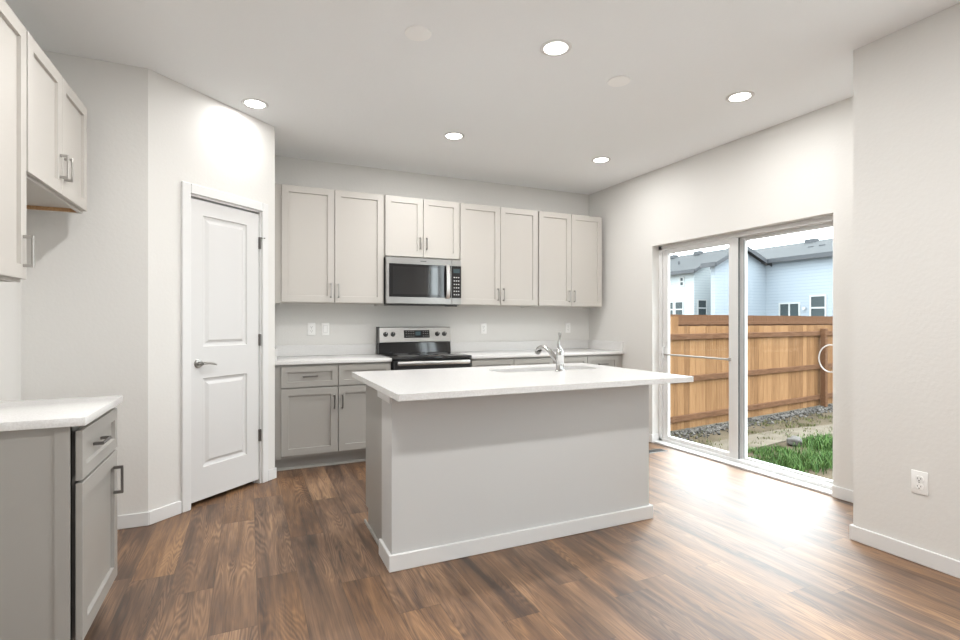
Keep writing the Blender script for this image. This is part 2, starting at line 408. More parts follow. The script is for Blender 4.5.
tag(MB().box(3.911, 3.916, 3.072, 3.086, 0.06, 1.945).build('glazing_bead', flat('bead_grey', (0.42, 0.44, 0.45), 0.5), fp_), 'grey glazing strip')
hb = MB().tube([(3.864, 3.955, 0.86), (3.84, 3.955, 0.875), (3.835, 3.955, 0.925), (3.84, 3.955, 0.975), (3.864, 3.955, 0.99)], 0.007, 10).box(3.858, 3.866, 3.943, 3.967, 0.84, 1.01, 0.002, 1)
hb.build('pull_handle', VINYL, sp_)
tag(MB().tube([(3.858, 3.985, 0.905), (3.858, 3.19, 0.905)], 0.0085, 10).box(3.85, 3.866, 3.17, 3.195, 0.892, 0.918).box(3.85, 3.866, 3.965, 3.985, 0.892, 0.918).build('security_bar', flat('bar_grey', (0.36, 0.345, 0.32), 0.4), sp_), 'slim grey metal security bar across the glass')
rp = [(3.885, 2.372+0.06*math.cos(a), 0.968+0.1*math.sin(a)) for a in [PI/2+PI*k/16-PI for k in range(17)]]
MB().tube([(3.915, 2.335, 1.068), (3.89, 2.34, 1.068), *[(3.885, 2.34+0.085*math.sin(PI*k/14), 0.968+0.1*math.cos(PI*k/14)) for k in range(15)], (3.89, 2.34, 0.868), (3.915, 2.335, 0.868)], 0.0045, 10).build('reflection_ring', VINYL, fp_)  # white ring modelled in place of a faint reflection on the glass

# window behind the viewer, seen only in reflections
T = thing('window_1', 'white framed window in the near right wall', 'window', (XB+0.06, 0.575, 1.45), 0, kind='structure')
mb = MB().box(XB+0.02, XB+0.1, 0, 0.05, 0.8, 2.42).box(XB+0.02, XB+0.1, 1.10, 1.15, 0.8, 2.42).box(XB+0.02, XB+0.1, 0.05, 1.1, 0.8, 0.85).box(XB+0.02, XB+0.1, 0.05, 1.1, 2.37, 2.42).box(XB+0.04, XB+0.08, 0.55, 0.6, 0.85, 2.37)
fr = mb.build('window_frame', VINYL, T)
MB().box(XB+0.05, XB+0.055, 0.05, 1.1, 0.85, 2.37).build('glass_pane', GLASS, fr)

# ------------------------------------------------------------------ cabinets
def pull(parent, x, z, vert, y0, L=0.128, mat=NICKEL):
    """bar pull; front plane at y0 (local), bar stands 30 mm proud"""
    m = MB(); r = 0.0055; yb = y0-0.030
    if vert:
        m.box(x-r, x+r, yb-0.005, yb+0.004, z-L/2, z+L/2, 0.002, 1)
        for s in (-1, 1): m.box(x-r, x+r, yb, y0, z+s*(L/2-0.006)-0.006, z+s*(L/2-0.006)+0.006, 0.001, 1)
    else:
        m.box(x-L/2, x+L/2, yb-0.005, yb+0.004, z-r, z+r, 0.002, 1)
        for s in (-1, 1): m.box(x+s*(L/2-0.006)-0.006, x+s*(L/2-0.006)+0.006, yb, y0, z-r, z+r, 0.001, 1)
    return tag(m.build('handle', mat, parent, local=True), 'brushed metal bar handle')
SHAKER = [(0.0015, 0.013)]
def front(parent, kind, x0, x1, z0, z1, handle, t=0.020, hm=NICKEL, mat=GREIGE, gap=0.002):
    rail = 0.057 if kind == 'door' else 0.046
    o = MB().panel_front(x0, x1, z0, z1, -t-gap, t, [(x0+rail, x1-rail, z0+rail, z1-rail)], SHAKER, 0.0015).build(kind, mat, parent, local=True)
    if handle:
        hx, hz, v = handle[:3]
        pull(o, hx, hz, v, -t-gap + (0.013 if kind == 'drawer' else 0), handle[3] if len(handle) > 3 else 0.11, hm)
    return o
def wall_cabinet(label, loc, rot, wd, d, h, hz, hlen=0.128, nd=2, side=0.008, group=None, fillers=(), raw=False):
    T = thing('wall_cabinet', label, 'cabinet', loc, rot, group)
    m = MB().box(0, 0.018, 0, d, 0, h).box(wd-0.018, wd, 0, d, 0, h).box(0.018, wd-0.018, 0, d, h-0.018, h).box(0.018, wd-0.018, 0, d, 0.02, 0.036)
    m.box(0.018, wd-0.018, d-0.012, d, 0.036, h-0.018).box(0.018, wd-0.018, 0, 0.018, 0, 0.05)
    m.box(wd/2-0.02, wd/2+0.02, 0, 0.018, 0.05, h-0.018)
    for a, b in fillers: m.box(a, b, 0.0, 0.02, 0, h)
    m.build('cabinet_box', GREIGE, T, local=True)
    if raw: tag(MB().box(wd-0.030, wd-0.018, 0.02, d-0.012, 0.001, 0.0195).build('hanging_rail', BIRCH, T, local=True), 'raw wood strip under the cabinet')
    g = 0.0025; b0, t0 = 0.012, h-0.006
    if nd == 2:
        front(T, 'door', side, wd/2-g, b0, t0, (wd/2-g-0.030, hz, True, hlen))
        front(T, 'door', wd/2+g, wd-side, b0, t0, (wd/2+g+0.030, hz, True, hlen))
    else:
        front(T, 'door', side, wd-side, b0, t0, (wd-side-0.035, hz, True, hlen))
    return T
DU = 0.35-0.022
yc = YB-DU          # carcass front plane of the back-wall uppers
ZB, ZT = 1.400, 2.440
wall_cabinet('tall greige two door wall cabinet at left end, beside the pantry wall', (0.255, yc, ZB), 0, 0.912, DU-0.001, ZT-ZB, 0.12, fillers=((-0.064, 0.0),))
wall_cabinet('short greige two door cabinet directly above the microwave', (1.168, yc, 1.852), 0, 0.764, DU-0.001, ZT-1.852, 0.145, 0.115)
wall_cabinet('tall greige two door wall cabinet just right of the microwave', (1.934, yc, ZB), 0, 0.914, DU-0.001, ZT-ZB, 0.12)
wall_cabinet('tall greige two door wall cabinet in the corner by the slider wall', (2.849, yc, ZB), 0, 0.851, DU-0.001, ZT-ZB, 0.12)
# left wall
XLF = -0.825-0.022+0.022
wall_cabinet('tall white lit wall cabinet at the left edge above the quartz counter', (-0.847, 2.150, ZB), PI/2, 0.520, 0.312, ZT-ZB, 0.123, nd=1)
wall_cabinet('short two door cabinet hung over the empty fridge space on the left wall', (-0.847, 2.672, 1.845), PI/2, 0.856, 0.312, ZT-1.845, 0.142, 0.115, raw=True)

def base_cabinet(label, loc, rot, wd, d, fronts, group=None, fillers=(), hm=DARKNICKEL, toe=0.105, gap=0.002, endpanel=False):
    T = thing('base_cabinet', label, 'cabinet', loc, rot, group)
    H = 0.883
    e_ = 0.006 if endpanel else 0
    m = MB().box(e_, wd, 0.0, d, toe, H)
    if endpanel: m.box(0, e_+0.02, 0.0, 0.042, toe, H)
    for a, b in fillers: m.box(a, b, 0, 0.02, toe, H)
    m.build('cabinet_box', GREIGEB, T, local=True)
    a = min([0]+[f[0] for f in fillers]); b = max([wd]+[f[1] for f in fillers])
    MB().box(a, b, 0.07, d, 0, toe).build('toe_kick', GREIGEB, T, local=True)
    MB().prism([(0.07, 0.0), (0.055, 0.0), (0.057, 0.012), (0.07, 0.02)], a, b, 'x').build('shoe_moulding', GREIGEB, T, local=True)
    for kind, x0, x1, z0, z1, hd in fronts:
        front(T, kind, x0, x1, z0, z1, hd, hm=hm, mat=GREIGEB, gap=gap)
    return T
yb_ = YB-0.635+0.022
DB = YB-yb_-0.002
def two_and_two(w, s=0.008):
    g = 0.0035; m = w/2
    return [('drawer', s, m-g, 0.694, 0.866, ((s+m)/2, 0.781, False, 0.118)), ('drawer', m+g, w-s, 0.694, 0.866, ((m+w-s)/2, 0.781, False, 0.118)),
            ('door', s, m-g, 0.130, 0.684, (m-g-0.03, 0.56, True, 0.118)), ('door', m+g, w-s, 0.130, 0.684, (m+g+0.03, 0.56, True, 0.118))]
base_cabinet('greige base cabinet left of the range beside the pantry door', (0.235, yb_, 0), 0, 0.925, DB, two_and_two(0.925), fillers=((-0.043, 0.0),))
base_cabinet('greige base cabinet right of the range behind the island faucet', (1.936, yb_, 0), 0, 0.925, DB, two_and_two(0.925))
base_cabinet('greige base cabinet in the back right corner by the slider wall', (2.863, yb_, 0), 0, 0.840, DB, two_and_two(0.840), fillers=((0.840, 0.905),))
base_cabinet('grey one drawer base cabinet standing at the lower left edge', (-0.554, 2.160, 0), PI/2, 0.540, 0.602,
             [('drawer', 0.018, 0.533, 0.690, 0.862, (0.262, 0.776, False, 0.118)), ('door', 0.018, 0.533, 0.130, 0.680, (0.462, 0.565, True, 0.118))], gap=0.011, endpanel=True)

# counters
T = thing('countertop', 'white quartz counter with short backsplash left of the range', 'countertop', (0.67, 4.78, 0.884))
MB().box(0.192, 1.163, 4.455, YB-0.001, 0.884, 0.914, 0.003).build('slab', QUARTZ, T)
MB().box(0.212, 1.163, YB-0.021, YB-0.001, 0.914, 1.016, 0.002, 1).build('backsplash', QUARTZ, T)
MB().box(0.192, 0.212, 4.47, YB-0.001, 0.914, 1.016, 0.002, 1).build('side_splash', QUARTZ, T)
T = thing('countertop', 'white quartz counter with short backsplash right of the range', 'countertop', (2.85, 4.78, 0.884))
MB().box(1.932, XR-0.002, 4.455, YB-0.001, 0.884, 0.914, 0.003).build('slab', QUARTZ, T)
MB().box(1.932, XR-0.022, YB-0.021, YB-0.001, 0.914, 1.016, 0.002, 1).build('backsplash', QUARTZ, T)
MB().box(XR-0.022, XR-0.002, 4.47, YB-0.001, 0.914, 1.016, 0.002, 1).build('side_splash', QUARTZ, T)
o = MB().box(XL+0.002, -0.5055, 2.14, 2.705, 0.884, 0.914, 0.003).build('countertop', QUARTZ)
tag(o, 'small white quartz counter on the grey cabinet at left edge', 'countertop')

# ------------------------------------------------------------------ island
IX0, IX1, IY0 = 0.647, 2.301, 2.489
T = thing('kitchen_island', 'grey white kitchen island base with painted front and white baseboard', 'kitchen island', (1.48, 2.85, 0))
MB().box(IX0, IX1, IY0, 2.695, 0, 0.884, 0.002, 1).build('half_wall', ISLANDW, T)
mb = MB(); b1 = 0.016
bb_box(mb, IX0-b1, IX1+0.022, IY0-b1, IY0); bb_box(mb, IX0-b1, IX0, IY0, 2.697); bb_box(mb, IX1, IX1+0.022, IY0, 2.697)
mb.build('baseboard', TRIM, T)
mb = MB().box(IX0-0.014, IX0, IY0-0.014, 2.735, 0.834, 0.884, 0.003, 1).box(IX0-0.014, IX1+0.002, IY0-0.008, IY0, 0.862, 0.884, 0.002, 1)
mb.build('cap_trim', TRIM, T)
mb = MB().box(0.662, 0.680, 2.697, 3.172, 0.105, 0.884).box(0.680, IX1-0.018, 2.697, 2.705, 0.105, 0.884).box(IX1-0.018, IX1, 2.697, 3.172, 0.105, 0.884)
mb.box(0.680, IX1-0.018, 3.162, 3.172, 0.105, 0.62).box(0.680, IX1-0.018, 2.705, 3.162, 0.105, 0.123)
mb.box(0.662, IX1, 2.697, 3.10, 0, 0.105)
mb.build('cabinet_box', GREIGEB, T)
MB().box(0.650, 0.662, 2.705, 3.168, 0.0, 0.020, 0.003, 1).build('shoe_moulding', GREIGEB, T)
for k in range(3):
    a = 0.672+k*0.543
    m = MB().panel_front(-a-0.533, -a, 0.13, 0.862, -3.192, 0.019, [(-a-0.476, -a-0.057, 0.187, 0.805)], SHAKER, 0.0015)
    m.bm.transform(Matrix.Rotation(PI, 4, 'Z'))
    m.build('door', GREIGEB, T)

# slab with sink cut-out
SX0, SX1, SY0, SY1 = 0.607, 2.397, 2.2211, 3.343
KX0, KX1, KY0, KY1 = 1.462, 2.232, 2.885, 3.140
def slab_with_hole():
    bm = bmesh.new()
    hole = rrect(KX0, KX1, KY0, KY1, 0.07, 6)
    outer = rrect(SX0, SX1, SY0, SY1, 0.006, 2)
    layers = {}
    for key, z, ins in (('t', 0.914, 0), ('b', 0.884, 0)):
        vo = [bm.verts.new((x, y, z)) for x, y in outer]; vh = [bm.verts.new((x, y, z)) for x, y in hole]
        eo = [bm.edges.new((vo[i], vo[(i+1) % len(vo)])) for i in range(len(vo))]
        eh = [bm.edges.new((vh[i], vh[(i+1) % len(vh)])) for i in range(len(vh))]
        bmesh.ops.triangle_fill(bm, edges=eo+eh, use_beauty=True)
        layers[key] = (vo, vh)
    for i in (0, 1):
        A, B = layers['t'][i], layers['b'][i]; n = len(A)
        for k in range(n): bm.faces.new([A[k], A[(k+1) % n], B[(k+1) % n], B[k]])
    m = MB(); m.bm.free(); m.bm = bm
    return m
o = slab_with_hole().build('countertop', QUARTZ, smooth=False)
tag(o, 'long white quartz island slab with sink cut out and overhang', 'countertop')
# sink
m = MB(); bm = m.bm
rings = []
for ins, z in ((-0.018, 0.8835), (-0.002, 0.8835), (0.0, 0.880), (0.012, 0.72), (0.03, 0.70), (0.16, 0.695)):
    rings.append([bm.verts.new((x, y, z)) for x, y in rrect(KX0+ins, KX1-ins, KY0+ins, KY1-ins, max(0.07-ins*0.3, 0.01), 6)])
for A, B in zip(rings, rings[1:]):
    n = len(A)
    for k in range(n): bm.faces.new([A[k], A[(k+1) % n], B[(k+1) % n], B[k]])
bm.faces.new(rings[-1])
T = thing('sink', 'undermount steel sink set into the white island counter', 'sink', ((KX0+KX1)/2, (KY0+KY1)/2, 0.70))
o = m.build('basin', STEEL, T)
sm = o.modifiers.new('shell', 'SOLIDIFY'); sm.thickness = 0.0012
MB().lathe([(0.045, 0), (0.045, 0.003), (0.03, 0.004), (0.028, -0.0), (0, 0)], ((KX0+KX1)/2, (KY0+KY1)/2, 0.6965)).build('drain', CHROME, T)
# faucet
fx, fy = 1.849, 2.812
T = thing('faucet', 'chrome single lever pull out faucet standing at island sink', 'faucet', (fx, fy, 0.914))
MB().lathe([(0, 0), (0.031, 0), (0.031, 0.006), (0.027, 0.012), (0.0255, 0.02), (0.0245, 0.10), (0.0265, 0.105), (0.0265, 0.112), (0.0235, 0.118), (0.0225, 0.135), (0.014, 0.148), (0, 0.150)], (fx, fy, 0.914)).build('body', CHROME, T)
MB().tube([(fx, fy, 1.055), (fx-0.006, fy+0.002, 1.075), (fx-0.010, fy+0.004, 1.095), (fx-0.004, fy+0.002, 1.120), (fx-0.001, fy, 1.145), (fx-0.001, fy, 1.168)], [0.014, 0.012, 0.009, 0.007, 0.0085, 0.0095], 12).build('lever', CHROME, T)
sp = [(fx, fy+0.010, 0.965), (fx-0.004, fy+0.035, 0.985), (fx-0.008, fy+0.07, 1.015), (fx-0.012, fy+0.105, 1.040), (fx-0.016, fy+0.14, 1.055), (fx-0.02, fy+0.175, 1.060)]
MB().tube(sp, [0.018, 0.0175, 0.0165, 0.016, 0.0165, 0.018], 14).build('spout', CHROME, T)
MB().tube([(fx-0.02, fy+0.173, 1.060), (fx-0.022, fy+0.195, 1.058), (fx-0.024, fy+0.22, 1.048), (fx-0.025, fy+0.238, 1.030), (fx-0.025, fy+0.243, 1.018)], [0.018, 0.021, 0.0225, 0.021, 0.018], 16).build('spray_head', CHROME, T)

# ------------------------------------------------------------------ range
T = thing('range', 'stainless and black glass electric range between the back counters', 'range', (1.547, 4.75, 0))
rx0, rx1 = 1.168, 1.927
MB().box(rx0, rx1, 4.475, 5.085, 0.02, 0.893, 0.003, 1).build('oven_body', BLACK, T)
MB().box(rx0-0.002, rx1+0.002, 4.432, 5.075, 0.893, 0.921, 0.006).build('cooktop', BLACKGLASS, T)
ct = T.children[-1]
for cx_, cy_, r in ((1.36, 4.62, 0.105), (1.74, 4.62, 0.085), (1.36, 4.87, 0.075), (1.74, 4.87, 0.105)):
    MB().lathe([(r-0.004, 0.0), (r, 0.0), (r, 0.0006), (r-0.004, 0.0006)], (cx_, cy_, 0.921), seg=40).build('burner_ring', DARKGREY, ct)
m = MB().prism([(5.075, 0.918), (4.985, 0.918), (4.985, 0.94), (4.998, 1.03), (5.075, 1.03)], rx0, rx1, 'x')
m.build('backguard_base', BLACKGLASS, T)
m = MB().prism([(5.085, 1.030), (4.982, 1.030), (4.978, 1.036), (5.005, 1.178), (5.012, 1.185), (5.085, 1.185)], rx0, rx1, 'x')
cp = m.build('control_panel', STEEL, T)
MB().box(rx0-0.003, rx0+0.006, 4.975, 5.085, 1.026, 1.187).build('end_cap', DARKGREY, cp)
tl = math.atan2(0.027, 0.142)
def on_panel(z): return 4.978+(z-1.036)*0.027/0.142
nrm = Vector((0, -math.cos(tl), math.sin(tl)))
for kx in (1.238, 1.313, 1.780, 1.857):
    kz = 1.112; b = Vector((kx, on_panel(kz), kz))
    k = MB().lathe([(0, -0.002), (0.024, -0.002), (0.024, 0.004), (0.020, 0.008), (0.018, 0.028), (0.015, 0.031), (0, 0.031)], b, nrm, 24)
    ko = k.build('knob', BLACK, T)
    e = b+nrm*0.031
    MB().box(kx-0.0015, kx+0.0015, e.y-0.0005, e.y+0.001, e.z, e.z+0.014).build('knob_mark', WHITEP, ko)
z0, z1 = 1.075, 1.152
m = MB().prism([(on_panel(z0), z0), (on_panel(z0)-0.003, z0), (on_panel(z1)-0.003, z1), (on_panel(z1), z1)], 1.425, 1.695, 'x')
dp = m.build('display_glass', BLACKGLASS, T)
m = MB().prism([(on_panel(1.10)-0.003, 1.10), (on_panel(1.10)-0.0035, 1.10), (on_panel(1.138)-0.0035, 1.138), (on_panel(1.138)-0.003, 1.138)], 1.545, 1.600, 'x')
m.build('clock_display', DISPLAY, dp)
for bx in (1.445, 1.470, 1.495, 1.520, 1.625, 1.650, 1.672):
    for bz in (1.092, 1.118, 1.140):
        MB().box(bx, bx+0.010, on_panel(bz)-0.0045, on_panel(bz)-0.002, bz-0.002, bz+0.002).build('button', flat('button_grey', (0.5, 0.5, 0.5), 0.5) if 'button_grey' not in bpy.data.materials else bpy.data.materials['button_grey'], dp)
m = MB().box(rx0+0.004, rx1-0.004, 4.440, 4.475, 0.225, 0.885, 0.004, 1)
od = m.build('oven_door', BLACK, T)
MB().box(1.30, 1.795, 4.437, 4.442, 0.38, 0.70, 0.001, 1).build('oven_window', BLACKGLASS, od)
m = MB().box(1.197, 1.890, 4.382, 4.400, 0.848, 0.884, 0.006).box(1.215, 1.240, 4.398, 4.442, 0.852, 0.880).box(1.848, 1.873, 4.398, 4.442, 0.852, 0.880)
m.build('handle', flat('handle_steel', (0.70, 0.69, 0.675), 0.3, 1.0), od)
MB().box(rx0+0.004, rx1-0.004, 4.440, 4.475, 0.06, 0.218, 0.004, 1).build('storage_drawer', STEEL, T)

# ------------------------------------------------------------------ microwave
T = thing('microwave', 'stainless over the range microwave hung under the short cabinet', 'microwave', (1.547, 4.90, 1.405))
mx0, mx1, mz0, mz1 = 1.170, 1.928, 1.405, 1.850
MB().box(mx0, mx1, 4.735, YB-0.002, mz0, mz1, 0.002, 1).build('body', BLACK, T)
yf = 4.70
m = MB().panel_front(mx0, 1.828, mz0+0.004, mz1-0.002, yf, 0.034, [(mx0+0.028, 1.822, 1.472, 1.788)], [(0.002, 0.004)], 0.003)
md = m.build('door', STEEL, T)
MB().box(mx0+0.030, 1.820, yf+0.002, yf+0.006, 1.474, 1.786).build('door_glass', BLACKGLASS, md)
MB().box(mx0+0.065, 1.705, yf+0.0012, yf+0.0025, 1.50, 1.762).build('screen_window', flat('mesh_window', (0.010, 0.010, 0.011), 0.04, 0, 1.0), md)
hp = [(1.778, yf, 1.462), (1.778, yf-0.022, 1.472), (1.778, yf-0.034, 1.50), (1.778, yf-0.040, 1.56), (1.778, yf-0.042, 1.63), (1.778, yf-0.040, 1.70), (1.778, yf-0.034, 1.76), (1.778, yf-0.022, 1.788), (1.778, yf, 1.798)]
hm_ = MB()
prof_o = [(y, z) for _, y, z in hp]; prof_i = [(min(y+0.012, yf), z) for _, y, z in hp[::-1]]
hm_.prism(prof_o[0:]+[(yf, 1.785), (yf-0.012, 1.775), (yf-0.022, 1.752), (yf-0.028, 1.70), (yf-0.030, 1.63), (yf-0.028, 1.56), (yf-0.022, 1.508), (yf-0.012, 1.485), (yf, 1.475)], 1.762, 1.797, 'x')
hm_.build('handle', flat('bright_steel', (0.72, 0.71, 0.70), 0.3, 1.0), md)
m = MB().box(1.830, mx1, yf, 4.735, 1.474, 1.786, 0.002, 1)
cpn = m.build('control_panel', BLACKGLASS, T)
for a_, b_ in ((1.788, mz1-0.002), (mz0+0.004, 1.472)): MB().box(1.830, mx1, yf, 4.735, a_, b_, 0.002, 1).build('panel_trim', STEEL, T)
MB().box(1.846, 1.912, yf-0.0008, yf+0.002, 1.720, 1.760).build('clock_display', DISPLAY, cpn)
for i in range(3):
    for j in range(6):
        MB().box(1.848+i*0.023, 1.862+i*0.023, yf-0.0008, yf+0.002, 1.500+j*0.034, 1.511+j*0.034).build('button', bpy.data.materials['button_grey'], cpn)
m = MB().box(1.505, 1.565, yf-0.0008, yf+0.002, 1.816, 1.824)
m.build('badge', DARKGREY, md)
MB().box(mx0+0.06, mx1-0.06, 4.78, 5.02, mz0-0.006, mz0+0.001).build('vent_filter', DARKGREY, T)
MB().box(1.79, 1.905, 4.745, 4.80, mz0-0.016, mz0+0.001, 0.004, 1).build('lamp_cover', DARKGREY, T)

# ------------------------------------------------------------------ outlets and switches
def wall_plate(kind, label, loc, rot, name=None):
    """local: plate in xz, facing -y"""
    T = thing(name or ('light_switch' if kind == 'switch' else 'wall_outlet'), label, 'switch' if kind == 'switch' else 'outlet', loc, rot)
    MB().box(-0.036, 0.036, -0.006, 0, -0.059, 0.059, 0.003).build('cover_plate', WHITEP, T, local=True)
    if kind == 'switch':
        MB().prism([(-0.0065, -0.033), (-0.0085, -0.033), (-0.0065-0.004, 0.033), (-0.0055, 0.033)], -0.0165, 0.0165, 'x').build('rocker', WHITEP, T, local=True)
        MB().box(-0.019, 0.019, -0.0064, -0.004, -0.036, 0.036).build('rocker_surround', flat('seam_grey', (0.55, 0.55, 0.54), 0.5) if 'seam_grey' not in bpy.data.materials else bpy.data.materials['seam_grey'], T, local=True)
    else:
        for s in (-1, 1):
            f = MB().prism([(x, z+s*0.0195) for x, z in rrect(-0.017, 0.017, -0.0145, 0.0145, 0.009, 4)], -0.0085, -0.004, 'y').build('receptacle', WHITEP, T, local=True)
            z = s*0.0195
            MB().box(-0.0085, -0.0060, -0.009, -0.007, z-0.003, z+0.006).box(0.0060, 0.0085, -0.009, -0.007, z-0.002, z+0.006).tube([(0, -0.009, z-0.0085), (0, -0.007, z-0.0085)], 0.0028, 10).build('slots', SLOT, f, local=True)
        MB().tube([(0, -0.0068, 0), (0, -0.005, 0)], 0.003, 10).build('screw', NICKEL, T, local=True)
    return T
wall_plate('outlet', 'white outlet on back wall, nearest the pantry wall', (0.548, YB, 1.168), 0)
wall_plate('switch', 'white rocker switch plate on back wall, just left of range', (0.677, YB, 1.168), 0)
wall_plate('outlet', 'white outlet on back wall just right of the range', (2.358, YB, 1.163), 0)
wall_plate('outlet', 'white outlet on back wall by the corner, behind the faucet', (3.464, YB, 1.166), 0)
wall_plate('outlet', 'white duplex outlet low on the near right wall', (XB, 1.447, 0.415), -PI/2)

# ------------------------------------------------------------------ ceiling fixtures
def downlight(x, y, label, group=None, watts=LAMP_W):
    T = thing('ceiling_light', label, 'ceiling light', (x, y, ZC), 0, group)
    MB().lathe([(0.066, 0.0), (0.066, -0.004), (0.084, -0.006), (0.089, -0.003), (0.089, 0.0)], (x, y, ZC), seg=40).build('trim_ring', TRIM, T)
    MB().lathe([(0, -0.001), (0.066, -0.001), (0.066, -0.004), (0, -0.004)], (x, y, ZC), seg=40).build('lens', LENS, T)
    d = bpy.data.lights.new('downlight_lamp', 'AREA'); d.shape = 'DISK'; d.size = 0.125; d.energy = watts; d.color = LAMP_COL
    d.spread = math.radians(180)
    o = bpy.data.objects.new('downlight_lamp', d); C.objects.link(o); o.parent = T; o.location = (0, 0, -0.007)
    return T
downlight(0.042, 3.946, 'lit recessed ceiling light just in front of the pantry door wall', watts=3.0)
downlight(1.554, 3.946, 'lit recessed ceiling light straight in front of the microwave')
downlight(3.061, 3.950, 'lit recessed ceiling light near the back right corner', watts=8.5)
downlight(1.577, 2.440, 'largest lit recessed ceiling light, above the island middle', watts=13.0)
downlight(3.070, 2.448, 'lit recessed ceiling light nearest the sliding door head', watts=8.5)
for x, lw in ((0.05, 15.0), (1.56, 25.0)):
    for y in (0.62,):
        downlight(x, y, 'lit recessed ceiling light in the room behind the viewer', 'recessed lights behind the viewer', lw)
downlight(0.05, 2.44, 'lit recessed ceiling light in the room behind the viewer', 'recessed lights behind the viewer', 17.0)
for x, y, l in ((0.824, 2.615, 'round white blank cover plate on ceiling left of the biggest light'), (2.160, 2.606, 'round white blank cover plate on ceiling right of the biggest light')):
    o = MB().lathe([(0, 0), (0.069, 0), (0.072, -0.003), (0.070, -0.008), (0.055, -0.011), (0, -0.012)], (x, y, ZC), seg=40).build('ceiling_cover_plate', bpy.data.materials.get('plate_white') or flat('plate_white', (0.93, 0.93, 0.92), 0.4))
    tag(o, l, 'cover plate')

# floor vent
T = thing('floor_vent', 'small grey metal floor vent beside the far slider corner', 'vent', (3.53, 3.75, 0))
m = MB().box(3.40, 3.66, 3.70, 3.80, 0, 0.004, 0.0015, 1); m.build('vent_frame', DARKNICKEL, T)
m = MB()
for k in range(11): m.box(3.42+k*0.0205, 3.431+k*0.0205, 3.715, 3.785, 0.0035, 0.0055)
m.build('grille', SLOT, T)

# ------------------------------------------------------------------ outdoors
DIRT = mottled('yard_soil', (0.0320, 0.0246, 0.0148), (0.0738, 0.0578, 0.0381), 1.6, 0.95, detail=8, bump=0.5, spec=0.1)
SAND = mottled('packed_path', (0.0738, 0.0615, 0.0455), (0.1045, 0.0898, 0.0701), 5, 0.95, detail=6, bump=0.3, spec=0.1)
GZ = -0.5
o = MB().box(3.95, 90, -40, 90, GZ-0.2, GZ).build('ground', DIRT); tag(o, 'bare brown yard soil outside the sliding door', 'ground', kind='structure')
m = MB()
pts = [(4.6, 4.2), (6.0, 4.75), (7.2, 4.92), (9.0, 4.9), (14, 4.6), (14, 5.2), (9.2, 5.36), (7.6, 5.45), (6.2, 5.3), (4.6, 4.9)]
m.prism(pts, GZ, GZ+0.012); o = m.build('path', SAND); tag(o, 'pale packed dirt strip crossing the yard', 'path', kind='structure')
# cedar fence
FO = Vector((5.908, 5.979, GZ)); FU = Vector((0.9918, 0.1276, 0)); FROT = math.atan2(FU.y, FU.x)
def cedar():
    m, N, L, b = newmat('cedar_boards')
    t = N.new('ShaderNodeTexCoord'); g = N.new('ShaderNodeNewGeometry')
    mp = N.new('ShaderNodeMapping'); mp.inputs['Scale'].default_value = (22, 22, 1.6)
    L.new(t.outputs['Object'], mp.inputs[0])
    n = N.new('ShaderNodeTexNoise'); n.inputs['Scale'].default_value = 1.6; n.inputs['Detail'].default_value = 5; n.inputs['Distortion'].default_value = 0.4
    L.new(mp.outputs[0], n.inputs['Vector'])
    a = N.new('ShaderNodeMath'); a.operation = 'MULTIPLY_ADD'; a.inputs[1].default_value = 0.45; L.new(g.outputs['Random Per Island'], a.inputs[0])
    L.new(n.outputs['Fac'], a.inputs[2])
    r = N.new('ShaderNodeValToRGB'); r.color_ramp.elements[0].position = 0.35; r.color_ramp.elements[1].position = 1.05
    r.color_ramp.elements[0].color = (0.118, 0.057, 0.0225, 1); r.color_ramp.elements[1].color = (0.235, 0.130, 0.061, 1)
    L.new(a.outputs[0], r.inputs[0]); L.new(r.outputs[0], b.inputs['Base Color'])
    b.inputs['Roughness'].default_value = 0.85; b.inputs['Specular IOR Level'].default_value = 0.15
    return m
CEDAR = cedar()
CEDARD = mottled('dark_backlit_cedar', (0.080, 0.039, 0.020), (0.125, 0.064, 0.035), 3, 0.9, stretch=(2, 14, 14), spec=0.1)  # dark rails and posts; far fence's backlit shade is put into this colour
def fence(label, loc, rot, s0, s1, top, rails, posts, board):
    T = thing('wood_fence', label, 'fence', loc, rot)
    m = MB(); s = s0
    while s < s1:
        j = random.uniform(-0.004, 0.004)
        m.box(s, s+0.138, 0.0+j*0.5, 0.018+j*0.5, 0.04, top(s)+j)
        s += 0.1405
    m.build('boards', board, T, local=True)
    for z in rails: MB().box(s0, s1, -0.042, -0.002, z-0.045, z+0.045, 0.004, 1).build('rail', CEDARD, T, local=True)
    for p in posts: MB().box(p-0.05, p+0.05, -0.14, -0.044, -0.0, 1.60, 0.004, 1).build('post', CEDARD, T, local=True)
    return T
fence('orange cedar board fence with three rails facing the sliding door', FO, FROT, -2.0, 8.2, lambda s: 1.82 if s < 0.24 else 1.665, (1.50, 0.83, 0.215), (4.67, -1.0, 7.2), CEDAR)
fence('shade darkened cedar fence top showing behind the nearer fence', (6.5, 9.4, GZ), FROT+0.01, 0.0, 13.0, lambda s: 1.92, (1.70, 1.0, 0.25), (1.0, 3.4, 5.8, 8.2, 10.6), CEDARD)
